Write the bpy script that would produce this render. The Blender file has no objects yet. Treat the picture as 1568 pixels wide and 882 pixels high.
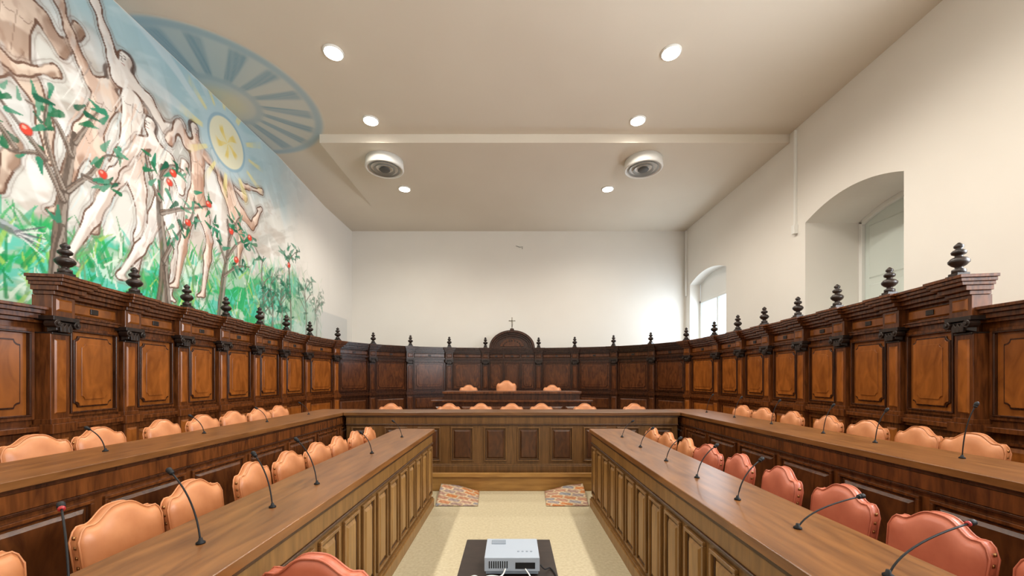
import bpy, bmesh, math, random
import numpy as np
from mathutils import Vector, Matrix
random.seed(4); np.random.seed(4)
S = bpy.context.scene
S.view_settings.view_transform = 'Standard'
COL = S.collection

# ------------------------------------------------------------ materials
def nodes(name):
    m = bpy.data.materials.new(name); m.use_nodes = True
    nt = m.node_tree; b = nt.nodes['Principled BSDF']
    return m, nt, b
def plain(name, col, rough=.5, metal=0, emis=None, es=0, spec=.5):
    m, nt, b = nodes(name)
    b.inputs['Base Color'].default_value = (*col, 1)
    b.inputs['Roughness'].default_value = rough
    b.inputs['Metallic'].default_value = metal
    b.inputs['Specular IOR Level'].default_value = spec
    if emis:
        b.inputs['Emission Color'].default_value = (*emis, 1)
        b.inputs['Emission Strength'].default_value = es
    return m
def noisy(name, c1, c2, scale=(1,1,1), nscale=5, detail=6, rough=.5, bump=.0, p0=.3, p1=.7, coat=0, dist=0, rvar=0, spec=.5):
    m, nt, b = nodes(name)
    tc = nt.nodes.new('ShaderNodeTexCoord'); mp = nt.nodes.new('ShaderNodeMapping')
    mp.inputs['Scale'].default_value = scale
    nz = nt.nodes.new('ShaderNodeTexNoise'); nz.inputs['Scale'].default_value = nscale
    nz.inputs['Detail'].default_value = detail; nz.inputs['Distortion'].default_value = dist
    cr = nt.nodes.new('ShaderNodeValToRGB')
    cr.color_ramp.elements[0].position = p0; cr.color_ramp.elements[0].color = (*c1, 1)
    cr.color_ramp.elements[1].position = p1; cr.color_ramp.elements[1].color = (*c2, 1)
    L = nt.links.new
    L(tc.outputs['Object'], mp.inputs['Vector']); L(mp.outputs[0], nz.inputs['Vector'])
    L(nz.outputs[0], cr.inputs[0]); L(cr.outputs[0], b.inputs['Base Color'])
    b.inputs['Roughness'].default_value = rough
    b.inputs['Coat Weight'].default_value = coat; b.inputs['Coat Roughness'].default_value = .12
    b.inputs['Specular IOR Level'].default_value = spec
    if bump:
        bp = nt.nodes.new('ShaderNodeBump'); bp.inputs['Strength'].default_value = bump
        bp.inputs['Distance'].default_value = .01
        L(nz.outputs[0], bp.inputs['Height']); L(bp.outputs[0], b.inputs['Normal'])
    return m
def vcol(name, rough=.8):
    m, nt, b = nodes(name)
    a = nt.nodes.new('ShaderNodeVertexColor'); a.layer_name = 'Col'
    nt.links.new(a.outputs[0], b.inputs['Base Color']); b.inputs['Roughness'].default_value = rough
    b.inputs['Specular IOR Level'].default_value = .15
    return m
W_DARK = noisy('walnut_frame', (.048,.0135,.0038), (.155,.047,.011), (9,9,1.2), 3, 8, .27, .06, dist=.6, spec=.42)
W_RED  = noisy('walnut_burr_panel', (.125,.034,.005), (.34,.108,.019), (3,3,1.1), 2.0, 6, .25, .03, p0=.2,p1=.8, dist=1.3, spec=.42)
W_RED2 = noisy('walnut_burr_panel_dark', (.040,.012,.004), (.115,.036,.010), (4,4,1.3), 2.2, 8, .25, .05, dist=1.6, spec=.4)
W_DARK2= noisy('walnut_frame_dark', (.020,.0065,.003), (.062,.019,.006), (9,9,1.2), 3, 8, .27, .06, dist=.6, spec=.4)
W_BLK  = noisy('ebonised_wood', (.008,.005,.004), (.028,.015,.010), (6,6,3), 4, 5, .35, .05, spec=.4)
W_DESK = noisy('desk_walnut', (.115,.042,.011), (.235,.096,.027), (7,1.0,7), 3, 8, .29, .04, dist=.5)
W_DESKX= noisy('desk_walnut_cross', (.075,.028,.008), (.17,.072,.021), (1.0,7,7), 3, 8, .30, .05, dist=.5)
W_FRONT= noisy('desk_front_oak', (.175,.085,.021), (.30,.155,.045), (9,9,1.0), 3, 8, .38, .04, dist=.5)
W_FRONTD= noisy('desk_front_moulding', (.13,.060,.015), (.235,.115,.032), (9,9,1.0), 3, 8, .38, .04, dist=.5)
W_GROOVE= noisy('desk_front_shadow_bead', (.035,.014,.005), (.07,.029,.010), (9,9,1.0), 3, 8, .4, .05, dist=.5)
W_RAW  = noisy('riser_wood', (.26,.125,.030), (.42,.22,.058), (1.0,6,8), 3, 8, .42, .03, dist=.4)
WALL   = noisy('painted_plaster', (.765,.735,.685), (.80,.775,.725), (1,1,1), .5, 3, .85, .0, spec=.2)
CEIL   = noisy('ceiling_plaster', (.68,.62,.53), (.72,.665,.575), (1,1,1), .4, 3, .9, .0, spec=.15)
FLOOR  = noisy('speckled_floor', (.48,.415,.265), (.60,.54,.38), (1,1,1), 38, 5, .42, .0)
WHITE  = plain('white_paint', (.80,.80,.77), .5)
LEATH_O= noisy('tan_leather', (.43,.150,.052), (.62,.26,.108), (1,1,1), 6, 6, .40, .08, p0=.25,p1=.75)
LEATH_R= noisy('coral_lit_leather', (.38,.092,.048), (.53,.155,.085), (1,1,1), 6, 6, .40, .08, p0=.25,p1=.75)  # same leather; redder light on the right-hand chairs put into the colour
BRASS  = plain('brass_stud', (.35,.18,.07), .3, 1)
BLACK  = plain('black_plastic', (.008,.008,.009), .55, spec=.25)
RED    = plain('red_ring', (.35,.02,.02), .4)
GREY   = plain('grey_metal', (.33,.33,.31), .45, .3)
DGREY  = plain('duct_dark_grey', (.08,.08,.075), .6)
LEGW   = noisy('chair_leg_wood', (.05,.018,.008), (.12,.045,.018), (8,8,2), 4, 5, .4)

# ------------------------------------------------------------ mesh builder
class MB:
    def __init__(s, mats): s.v=[]; s.f=[]; s.m=[]; s.mats=mats; s.sm=[]; s.F=((0,0),(1,0),(0,1))
    def frame(s, o, u, n): s.F=(o,u,n)
    def T(s, a, b, c):
        o,u,n=s.F
        return (o[0]+a*u[0]+b*n[0], o[1]+a*u[1]+b*n[1], c)
    def add(s, pts, faces, mi=0, smooth=False, raw=False):
        k=len(s.v)
        s.v += [tuple(p) if raw else s.T(*p) for p in pts]
        for f in faces: s.f.append([k+i for i in f]); s.m.append(mi); s.sm.append(smooth)
    def box(s, a0,a1,b0,b1,c0,c1, mi=0):
        p=[(a0,b0,c0),(a1,b0,c0),(a1,b1,c0),(a0,b1,c0),(a0,b0,c1),(a1,b0,c1),(a1,b1,c1),(a0,b1,c1)]
        s.add(p,[(0,3,2,1),(4,5,6,7),(0,1,5,4),(1,2,6,5),(2,3,7,6),(3,0,4,7)],mi)
    def frust(s, a0,a1,c0,c1,b0,b1,ins,mi=0):
        p=[(a0,b0,c0),(a1,b0,c0),(a1,b0,c1),(a0,b0,c1),(a0+ins,b1,c0+ins),(a1-ins,b1,c0+ins),(a1-ins,b1,c1-ins),(a0+ins,b1,c1-ins)]
        s.add(p,[(0,3,2,1),(4,5,6,7),(0,1,5,4),(1,2,6,5),(2,3,7,6),(3,0,4,7)],mi)
    def ring(s, a0,a1,c0,c1,b0,b1,w,mi=0):
        s.box(a0,a1,b0,b1,c0,c0+w,mi); s.box(a0,a1,b0,b1,c1-w,c1,mi)
        s.box(a0,a0+w,b0,b1,c0+w,c1-w,mi); s.box(a1-w,a1,b0,b1,c0+w,c1-w,mi)
    def prism(s, poly, b0,b1,mi=0, smooth=False):
        n=len(poly)
        p=[(a,b0,c) for a,c in poly]+[(a,b1,c) for a,c in poly]
        s.add(p,[tuple(range(n)),tuple(range(2*n-1,n-1,-1))]+[(i,(i+1)%n,n+(i+1)%n,n+i) for i in range(n)],mi,smooth)
    def notched(s, a0,a1,c0,c1,b0,b1,r,mi=0):
        pts=[]
        for (cx,cz,t0) in ((a0,c0,90),(a1,c0,180),(a1,c1,270),(a0,c1,0)):
            for k in range(4):
                t=math.radians(t0-30*k)
                pts.append((cx+r*math.cos(t),cz+r*math.sin(t)))
        s.prism(pts,b0,b1,mi)
    def lathe(s, cx,cy,z0,prof,mi=0,seg=14,raw=True,smooth=True):
        pts=[];fs=[]
        for r,z in prof:
            for i in range(seg):
                t=2*math.pi*i/seg; pts.append((cx+r*math.cos(t),cy+r*math.sin(t),z0+z))
        n=len(prof)
        for j in range(n-1):
            for i in range(seg):
                fs.append((j*seg+i,j*seg+(i+1)%seg,(j+1)*seg+(i+1)%seg,(j+1)*seg+i))
        fs.append(tuple(range(seg-1,-1,-1))); fs.append(tuple((n-1)*seg+i for i in range(seg)))
        s.add(pts,fs,mi,smooth,raw)
    def tube(s, path, r, mi=0, seg=8, raw=True):
        pts=[];fs=[];P=[Vector(p) for p in path];n=len(P)
        up=Vector((0.13,0.2,1)).normalized()
        for i,p in enumerate(P):
            d=(P[min(i+1,n-1)]-P[max(i-1,0)]).normalized()
            x=d.cross(up)
            if x.length<.15: x=d.cross(Vector((1,0,0)))
            x.normalize(); y=d.cross(x)
            rr=r[i] if isinstance(r,(list,tuple)) else r
            for k in range(seg):
                t=2*math.pi*k/seg; pts.append(p+x*rr*math.cos(t)+y*rr*math.sin(t))
        for j in range(n-1):
            for i in range(seg): fs.append((j*seg+i,j*seg+(i+1)%seg,(j+1)*seg+(i+1)%seg,(j+1)*seg+i))
        fs.append(tuple(range(seg-1,-1,-1))); fs.append(tuple((n-1)*seg+i for i in range(seg)))
        s.add(pts,fs,mi,True,raw)
    def mesh(s, name, fixn=True):
        me=bpy.data.meshes.new(name); me.from_pydata(s.v,[],s.f)
        for m in s.mats: me.materials.append(m)
        me.polygons.foreach_set('material_index',s.m); me.polygons.foreach_set('use_smooth',s.sm)
        if fixn:
            bm=bmesh.new(); bm.from_mesh(me); bmesh.ops.recalc_face_normals(bm,faces=bm.faces); bm.to_mesh(me); bm.free()
        me.update(); return me
    def obj(s, name, bevel=0, parent=None, seg=1, fixn=True):
        o=bpy.data.objects.new(name,s.mesh(name,fixn)); COL.objects.link(o)
        if bevel:
            b=o.modifiers.new('bevel','BEVEL'); b.width=bevel; b.segments=seg; b.limit_method='ANGLE'; b.angle_limit=math.radians(50)
        if parent: o.parent=parent
        return o
def empty(name, loc=(0,0,0)):
    e=bpy.data.objects.new(name,None); e.location=loc; e.empty_display_size=.2; COL.objects.link(e); return e

# ------------------------------------------------------------ room shell
XL,XR,YB,YF,HC=-5.96,6.45,14.6,-3.0,7.25
m=MB([FLOOR]); m.box(XL-.1,XR+.1,YF-.1,YB+.1,-.1,0); m.obj('floor')
m=MB([WALL]); m.box(XL-.15,XL,YF-.1,YB+.1,-.1,7.5); m.obj('wall_left')
m=MB([WALL]); m.box(XL-.15,XR+.15,YB,YB+.15,-.1,7.5); m.obj('wall_back')
m=MB([WALL]); m.box(XL-.15,XR+.15,YF-.15,YF,-.1,7.5); m.obj('wall_front')
m=MB([CEIL]); m.box(XL-.1,XR+.1,YF-.1,YB+.1,HC,HC+.15); m.obj('ceiling')
# lowered rear field of the ceiling with its tapering left shoulder
m=MB([CEIL])
m.box(-4.47,XR,9.1,YB,7.05,HC)
m.add([(XL,10,HC),(-4.47,10,HC),(-4.47,12.5,7.05),(XL,12.5,7.05),(-4.47,YB,7.05),(XL,YB,7.05),(XL,YB,HC),(-4.47,YB,HC)],
      [(0,1,2,3),(3,2,4,5),(0,3,5,6),(1,7,4,2),(5,4,7,6),(0,6,7,1)],raw=True)
m.obj('ceiling_lowered')

openings=[(-1.9,.1,2.3,5.0,.25,.5),(1.6,3.9,2.3,5.0,.25,.5),(6.45,8.62,2.5,5.0,.25,1.2),(11.8,14.2,2.5,4.95,.25,.38)]
m=MB([WALL]); yc=YF-.1
def q(a,b,c,d): m.add([a,b,c,d],[(0,1,2,3)],raw=True)
N=20
for (ya,yb,sl,sp,ri,dp) in openings:
    q((XR,yc,-.1),(XR,ya,-.1),(XR,ya,7.5),(XR,yc,7.5))
    q((XR,ya,-.1),(XR,yb,-.1),(XR,yb,sl),(XR,ya,sl))
    def az(y): t=(y-(ya+yb)/2)/((yb-ya)/2); return sp+ri*(1-t*t)
    for i in range(N):
        y0=ya+(yb-ya)*i/N; y1=ya+(yb-ya)*(i+1)/N
        q((XR,y0,az(y0)),(XR,y1,az(y1)),(XR,y1,7.5),(XR,y0,7.5))
        q((XR,y0,az(y0)),(XR,y1,az(y1)),(XR+dp,y1,az(y1)),(XR+dp,y0,az(y0)))
    q((XR,ya,sl),(XR,yb,sl),(XR+dp,yb,sl),(XR+dp,ya,sl))
    q((XR,ya,sl),(XR,ya,sp),(XR+dp,ya,sp),(XR+dp,ya,sl))
    q((XR,yb,sl),(XR,yb,sp),(XR+dp,yb,sp),(XR+dp,yb,sl))
    yc=yb
q((XR,yc,-.1),(XR,YB+.1,-.1),(XR,YB+.1,7.5),(XR,yc,7.5))
m.obj('wall_right',fixn=False)

FROST=plain('shutter_paint',(.66,.72,.68),.5)
def make_window(name,op,top,shut):
    ya,yb,sl,sp,ri,dp=op; x=XR+dp
    m=MB([WHITE,FROST]); m.frame((x,0),(0,1),(-1,0))
    az=lambda y: sp+ri*(1-((y-(ya+yb)/2)/((yb-ya)/2))**2)
    w=.08; ym=(ya+yb)/2
    if shut:   # closed painted inner shutters filling the arch
        arc=[(yb-(yb-ya)*i/N,az(yb-(yb-ya)*i/N)) for i in range(N+1)]
        m.prism([(ya,sl),(yb,sl)]+arc,-.10,-.05,1)
        inn=[(yb-w-(yb-ya-2*w)*i/N,az(yb-w-(yb-ya-2*w)*i/N)-.10) for i in range(N+1)]
        k=len(arc)
        pts=[(a,-.05,c) for a,c in arc]+[(a,-.05,c) for a,c in inn]+[(a,.03,c) for a,c in arc]+[(a,.03,c) for a,c in inn]
        fs=[]
        for i in range(k-1): fs+=[(i,i+1,k+i+1,k+i),(2*k+i,3*k+i,3*k+i+1,2*k+i+1),(i,2*k+i,2*k+i+1,i+1),(k+i,k+i+1,3*k+i+1,3*k+i)]
        m.add(pts,fs,0)
        m.box(ya,ya+w,-.05,.03,sl,sp); m.box(yb-w,yb,-.05,.03,sl,sp); m.box(ym-.035,ym+.035,-.05,.01,sl,az(ym)-.05)
        for a,b in ((ya+w,ym-.035),(ym+.035,yb-w)):
            m.frust(a+.09,b-.09,sl+.12,sl+1.1,-.05,-.03,.03,1); m.frust(a+.09,b-.09,sl+1.22,sp-.12,-.05,-.03,.03,1)
    else:
        poly=[(ya,top),(yb,top)]+[(yb-(yb-ya)*i/N,az(yb-(yb-ya)*i/N)+.01) for i in range(N+1)]
        m.prism(poly,-.06,0,0)
        m.box(ya,ya+w,-.06,.03,sl,top); m.box(yb-w,yb,-.06,.03,sl,top)
        m.box(ya,yb,-.06,.03,top-w,top); m.box(ya,yb,-.06,.03,sl,sl+w)
        m.box(ym-.035,ym+.035,-.06,.02,sl,top)
    m.box(ya+.1,yb-.1,-.0,.16,sl,sl+.03)
    m.obj(name,.006)
make_window('window_1',openings[2],4.75,True)
make_window('window_2',openings[3],4.35,False)
make_window('unseen_window_3',openings[1],4.9,False)  # unseen window, added to bring daylight into the room
make_window('unseen_window_4',openings[0],4.9,False)  # second unseen window, added for the same daylight

m=MB([WHITE,GREY]); m.box(6.39,6.449,8.86,8.9,5.05,7.2); m.box(6.36,6.449,8.83,8.93,4.85,5.05,0); m.obj('trim_1',.004)
m=MB([WHITE,GREY]); m.box(6.38,6.449,14.4,14.46,4.6,7.0); m.obj('trim_2',.004)
m=MB([GREY]); m.tube([(.15,14.58,6.5),(.28,14.57,6.45),(.4,14.57,6.46),(.38,14.57,6.38)],.012); m.obj('wall_hook')

# ------------------------------------------------------------ mural (painted in wall metres: y along wall, z up)
st=.0135; Y0,Y1,Z0,Z1=3.0,14.4,2.2,7.24
ny=int((Y1-Y0)/st)+1; nz=int((Z1-Z0)/st)+1
ys=Y0+np.arange(ny)*st; zs=Z0+np.arange(nz)*st
YY,ZZ=np.meshgrid(ys,zs)
def vn(sy,sz,seed,rot=0):
    r=np.random.RandomState(seed); out=np.zeros((nz,ny)); amp=1;tot=0
    yy=(YY-Y0); zz=(ZZ-Z0)
    if rot: yy,zz=yy*math.cos(rot)+zz*math.sin(rot)+3,-yy*math.sin(rot)+zz*math.cos(rot)+9
    for o in range(4):
        fy=yy/sy*2**o; fz=zz/sz*2**o
        gy=int(fy.max())+3; gz=int(fz.max())+3
        g=r.rand(gz,gy)
        iy=fy.astype(int); iz=fz.astype(int); ty=fy-iy; tz=fz-iz
        ty=ty*ty*(3-2*ty); tz=tz*tz*(3-2*tz)
        iy=np.clip(iy,0,gy-2); iz=np.clip(iz,0,gz-2)
        out+=amp*((g[iz,iy]*(1-ty)+g[iz,iy+1]*ty)*(1-tz)+(g[iz+1,iy]*(1-ty)+g[iz+1,iy+1]*ty)*tz)
        tot+=amp; amp*=.5
    return out/tot
n1=vn(1.2,1.2,1); n2=vn(.25,.6,2); n3=vn(.08,.3,3); n4=vn(.5,.3,5); n5=vn(.18,1.0,8,.5); n6=vn(.9,.22,9,.5); n7=vn(.16,.4,31,.3); n8=vn(.35,.35,41)
C=np.zeros((nz,ny,3)); wallc=np.array([.85,.82,.77])
C[:]=wallc
def mix(a,col):
    a=np.clip(a,0,1)[...,None]; C[:]=C*(1-a)+np.array(col)*a
sst=lambda e0,e1,x: (lambda t:t*t*(3-2*t))(np.clip((x-e0)/(e1-e0),0,1))
fade=1-sst(8.6,11.9,YY+(n1-.5)*1.5)
mix(fade*.9,(.62,.63,.60))
mix(fade*sst(.45,.62,n1)*.7,(.42,.42,.40))
mix(fade*sst(.48,.66,n6)*.55,(.32,.30,.27))
mix(fade*sst(.50,.66,n5)*.7,(.80,.80,.79))
mix(fade*sst(.53,.64,n4)*.45,(.42,.32,.26))
mix((1-sst(4.6,5.8,YY))*sst(4.6,5.6,ZZ)*sst(.42,.6,n6)*.5,(.22,.17,.14))
top=sst(5.8,6.75,ZZ+(YY-7)*.10+(n2-.5)*.7)
mix(top*fade*.85,(.38,.60,.68)); mix(top*fade*sst(.5,.65,n6)*.5,(.60,.76,.80))
ang=np.arctan2(ZZ-6.5,YY-8.2); rad=np.hypot(ZZ-6.5,YY-8.2)
ray=sst(.3,.8,np.sin(ang*14+n1*2))
mix(ray*fade*.4*(YY<8.2)*sst(.5,1.2,rad),(.82,.86,.87))
mix(sst(11.6,11.75,YY)*sst(14.2,14.1,YY)*sst(3.72,3.66,ZZ)*.45,(.52,.55,.56))
def stroke(pts,r,col,al=.9,r2=None,soft=.35,rough=.5):
    r2=r if r2 is None else r2
    n=len(pts)-1; A=np.zeros((nz,ny)); J0=nz;J1=0;I0=ny;I1=0
    for i in range(n):
        (ax,az_),(bx,bz)=pts[i],pts[i+1]; ra=r+(r2-r)*i/n; rb=r+(r2-r)*(i+1)/n; Rr=max(ra,rb)+.03
        i0=max(int((min(ax,bx)-Rr-Y0)/st),0); i1=min(int((max(ax,bx)+Rr-Y0)/st)+2,ny)
        j0=max(int((min(az_,bz)-Rr-Z0)/st),0); j1=min(int((max(az_,bz)+Rr-Z0)/st)+2,nz)
        if i1<=i0 or j1<=j0: continue
        y=YY[j0:j1,i0:i1]; z=ZZ[j0:j1,i0:i1]; dx,dz=bx-ax,bz-az_; l2=dx*dx+dz*dz+1e-9
        t=np.clip(((y-ax)*dx+(z-az_)*dz)/l2,0,1)
        d=np.hypot(y-ax-t*dx,z-az_-t*dz); rr=(ra+(rb-ra)*t)*(1+(n3[j0:j1,i0:i1]-.5)*rough)
        a=1-sst(1-soft,1+.05,d/np.maximum(rr,.004)); A[j0:j1,i0:i1]=np.maximum(A[j0:j1,i0:i1],a)
        J0=min(J0,j0);J1=max(J1,j1);I0=min(I0,i0);I1=max(I1,i1)
    if J1<=J0 or I1<=I0: return
    a=np.clip(A[J0:J1,I0:I1]*al*(.75+.5*n3[J0:J1,I0:I1]),0,1)[...,None]
    C[J0:J1,I0:I1]=C[J0:J1,I0:I1]*(1-a)+np.array(col)*a
def curve(pts,k=6):
    Pp=[pts[0]]+list(pts)+[pts[-1]]; out=[]
    for i in range(1,len(Pp)-2):
        for j in range(k):
            t=j/k; q0,q1,q2,q3=[np.array(Pp[i+a]) for a in (-1,0,1,2)]
            out.append(tuple(.5*((2*q1)+(-q0+q2)*t+(2*q0-5*q1+4*q2-q3)*t*t+(-q0+3*q1-3*q2+q3)*t**3)))
    out.append(tuple(pts[-1])); return out
R=random.Random(11)
gt=3.45+.13*(YY-4.5)+(n2-.5)*1.2
gf=1-sst(8.4,12.4,YY+(n1-.5)*2)
gm=sst(.2,-.25,ZZ-gt)
mix(gm*.85*gf,(.26,.48,.33))
mix(gm*gf*sst(.44,.54,n4)*.95,(.02,.38,.13)); mix(gm*gf*sst(.48,.57,vn(.7,.25,21))*.8,(.09,.53,.43)); mix(gm*gf*sst(.55,.64,vn(.5,.25,22))*.65,(.70,.80,.70))
for i in range(1050):
    y=R.uniform(3.4,12.3); f=max(.2,1-max(0,(y-7.5))/5.5)
    z=R.uniform(2.3,3.5+.16*(y-4.5))
    if R.random()>f+.25: continue
    c=R.choice([(.01,.24,.07),(.02,.38,.10),(.10,.48,.12),(.03,.38,.22),(.12,.56,.44),(.34,.55,.11),(.66,.76,.66),(.14,.30,.14),(.02,.30,.10)])
    l=R.uniform(.12,.42); a=R.uniform(-.25,.25)
    stroke([(y,z),(y+a*.5,z+l*.6),(y+a,z+l)],R.uniform(.012,.042),c,.78*f,.006)

# painted nudes: each body is one smooth silhouette (blended limb profiles), modelled with light and shade
BR=(.15,.085,.06); DK=(.06,.05,.05)
def figure(head,neck,sl,sr,pelvis,al,ar_,ll,lr,s=1.45,col=(.72,.52,.42),lite=(.86,.76,.68),shade=(.42,.25,.18),alpha=.85,hair=(.10,.07,.06),face=1):
    wy=(sl[0]+sr[0])/2; wz=(sl[1]+sr[1])/2
    waist=((wy*.42+pelvis[0]*.58),(wz*.42+pelvis[1]*.58)); chest=(wy*.8+pelvis[0]*.2,wz*.8+pelvis[1]*.2)
    seg=[]
    def ch(*p):
        for a,b in zip(p[:-1],p[1:]): seg.append((a,b))
    P_=lambda p,r:(p[0],p[1],r*s)
    ch(P_(head,.066),P_((head[0]+face*.02,head[1]-.10),.045)); ch(P_((head[0],head[1]-.05),.035),P_(neck,.038))
    ch(P_(sl,.055),P_(neck,.05),P_(sr,.055)); ch(P_(chest,.115),P_(waist,.088),P_(pelvis,.115))
    hl=(pelvis[0]-.055*s,pelvis[1]-.03*s); hr=(pelvis[0]+.055*s,pelvis[1]-.03*s)
    for h,(k,f) in ((hl,ll),(hr,lr)):
        mid=(h[0]*.6+k[0]*.4,h[1]*.6+k[1]*.4); cf=(k[0]*.68+f[0]*.32,k[1]*.68+f[1]*.32)
        ch(P_(h,.088),P_(mid,.080),P_(k,.048),P_(cf,.056),P_(f,.026)); ch(P_(f,.026),P_((f[0]-face*.12,f[1]-.05),.018))
    for sh_,(e,h) in ((sl,al),(sr,ar_)):
        mid=(sh_[0]*.5+e[0]*.5,sh_[1]*.5+e[1]*.5); fa=(e[0]*.7+h[0]*.3,e[1]*.7+h[1]*.3)
        ch(P_(sh_,.050),P_(mid,.044),P_(e,.033),P_(fa,.036),P_(h,.020)); 
        dx,dz=h[0]-e[0],h[1]-e[1]; l=math.hypot(dx,dz)+1e-6; dx/=l; dz/=l
        for k_ in (-.5,-.15,.2,.5): 
            fx=dx*math.cos(k_)-dz*math.sin(k_); fz=dx*math.sin(k_)+dz*math.cos(k_)
            ch(P_(h,.018),(h[0]+fx*.085*s,h[1]+fz*.085*s,.008*s))
    ay=[q_[0] for ab in seg for q_ in ab]; bz_=[q_[1] for ab in seg for q_ in ab]
    i0=max(int((min(ay)-.3-Y0)/st),0); i1=min(int((max(ay)+.3-Y0)/st),ny); j0=max(int((min(bz_)-.3-Z0)/st),0); j1=min(int((max(bz_)+.3-Z0)/st),nz)
    sl_=(slice(j0,j1),slice(i0,i1)); y=YY[sl_]; z=ZZ[sl_]
    def sdf(y,z):
        acc=np.zeros_like(y); K=.022*s
        for (ax,az_,ra),(bx,bz,rb) in seg:
            dx,dz=bx-ax,bz-az_; l2=dx*dx+dz*dz+1e-9; t=np.clip(((y-ax)*dx+(z-az_)*dz)/l2,0,1)
            acc+=np.exp(-np.clip((np.hypot(y-ax-t*dx,z-az_-t*dz)-(ra+(rb-ra)*t))/K,-12,30))
        return -K*np.log(acc+1e-13)
    d=sdf(y,z)+(n3[sl_]-.5)*.012
    dsh=sdf(y+.05*s,z-.02*s); dli=sdf(y-.045*s,z+.03*s)
    ins=1-sst(-.012,.006,d)
    def mm(a,c_):
        a=np.clip(a,0,1)[...,None]; C[sl_]=C[sl_]*(1-a)+np.array(c_)*a
    mm(sst(.10,.0,d)*.35*n7[sl_]*2,(.30,.26,.24))            # loose wash round the body
    mm(ins*alpha,col)
    mm(ins*sst(-.03,.02,dsh)*.75,shade); mm(ins*sst(-.02,.02,dli)*.75,lite)
    mm(ins*sst(.50,.62,n7[sl_])*.55,lite); mm(ins*sst(.55,.66,n8[sl_])*.55,shade); mm(ins*sst(.56,.64,n2[sl_])*.35,(.62,.66,.68))
    w=.011+.012*n1[sl_]
    mm((1-sst(w*.5,w,np.abs(d)))*(.55+.6*(n7[sl_]>.42)),BR)
    mm((1-sst(.004,.010,np.abs(d-.035-.02*n8[sl_])))*.35,BR)
    hy,hz=head; r=.07*s
    stroke(curve([(hy-face*r*.9,hz-r*.9),(hy-face*r*1.1,hz+.2*r),(hy-face*r*.5,hz+r*.95),(hy+face*r*.5,hz+r*.9)]),r*.42,hair,.85,r*.2)
    for k in (.1,.62): stroke([(hy+face*r*k,hz+.0),(hy+face*r*(k+.25),hz-.005)],.010,DK,.9); stroke([(hy+face*r*k,hz+.03),(hy+face*r*(k+.3),hz+.03)],.006,BR,.9)
    stroke([(hy+face*r*.55,hz),(hy+face*r*.68,hz-r*.5),(hy+face*r*.45,hz-r*.55)],.008,BR,.85); stroke([(hy+face*r*.25,hz-r*.95),(hy+face*r*.65,hz-r*.93)],.009,(.36,.10,.08),.9)
    # drawn anatomy: spine/chest line, ribs, hips
    stroke(curve([chest,waist,pelvis]),.009,BR,.5,.005)
    for k in (-1,1): stroke(curve([(chest[0]+k*.02*s,chest[1]-.03*s),(chest[0]+k*.07*s,chest[1]-.045*s),(chest[0]+k*.10*s,chest[1]+.0)]),.009,BR,.6,.004); stroke(curve([(pelvis[0]+k*.09*s,pelvis[1]+.08*s),(pelvis[0]+k*.05*s,pelvis[1]-.01),(pelvis[0],pelvis[1]-.09*s)]),.008,BR,.5,.004)
SEP=dict(col=(.50,.36,.28),lite=(.74,.62,.52),shade=(.26,.16,.11))
PALE=dict(col=(.78,.72,.67),lite=(.88,.86,.83),shade=(.52,.42,.37))
figure((4.78,6.5),(4.72,6.24),(4.5,6.14),(4.96,6.18),(4.65,5.45),((4.25,5.85),(4.65,5.65)),((5.18,5.9),(5.35,6.3)),((4.35,4.95),(4.2,4.4)),((4.98,5.0),(5.05,4.4)),1.5,**SEP)
figure((4.15,5.75),(4.15,5.5),(3.95,5.4),(4.4,5.4),(4.3,4.75),((3.8,5.0),(3.9,4.6)),((4.7,5.3),(5.05,5.55)),((4.1,4.2),(4.0,3.7)),((4.7,4.4),(4.55,3.8)),1.35,**SEP)
figure((5.85,6.12),(5.76,5.88),(5.55,5.78),(5.98,5.74),(5.52,5.02),((5.33,6.12),(5.15,6.55)),((6.15,5.42),(6.3,5.85)),((5.28,4.4),(5.15,3.8)),((5.72,4.4),(5.6,3.7)),1.45,col=(.60,.42,.33),lite=(.82,.70,.60),shade=(.33,.20,.14))
figure((6.05,6.5),(6.12,6.24),(5.92,6.12),(6.42,6.14),(6.1,5.0),((5.78,6.55),(5.6,6.95)),((6.72,5.85),(7.0,6.1)),((5.72,4.2),(5.25,3.2)),((6.32,4.15),(6.18,3.15)),1.62,face=-1,**PALE)
figure((6.45,5.78),(6.52,5.5),(6.3,5.38),(6.82,5.40),(6.72,4.55),((6.08,5.05),(5.85,4.65)),((7.05,4.95),(7.12,5.4)),((6.42,3.9),(5.95,3.15)),((7.0,3.85),(6.8,3.0)),1.5,face=-1,**PALE)
for i in range(80):   # drapery folds
    y=R.uniform(5.4,7.1); z=R.uniform(3.9,6.2); L_=R.uniform(.3,.8)
    stroke(curve([(y,z),(y-.10*L_,z-.35*L_),(y-.28*L_,z-.75*L_)]),R.uniform(.006,.035),R.choice([(.30,.28,.27),(.55,.50,.47),(.66,.46,.36),(.88,.88,.86),(.88,.88,.86),(.86,.86,.84),(.55,.68,.72)]),.5,.005)
figure((7.35,6.28),(7.42,6.0),(7.18,5.88),(7.68,5.90),(7.42,5.0),((7.02,6.15),(6.85,5.8)),((8.1,5.72),(8.65,5.62)),((7.15,4.25),(6.95,3.25)),((7.72,4.3),(7.55,3.2)),1.5,col=(.70,.48,.37),shade=(.36,.20,.14))
figure((7.95,6.42),(8.0,6.18),(7.82,6.08),(8.24,6.1),(8.4,5.35),((8.0,5.6),(8.3,5.1)),((8.7,5.85),(9.25,6.0)),((8.62,4.7),(8.5,4.0)),((8.98,5.05),(9.3,5.6)),1.3,col=(.62,.42,.32),shade=(.32,.18,.12),lite=(.82,.68,.58))
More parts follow.
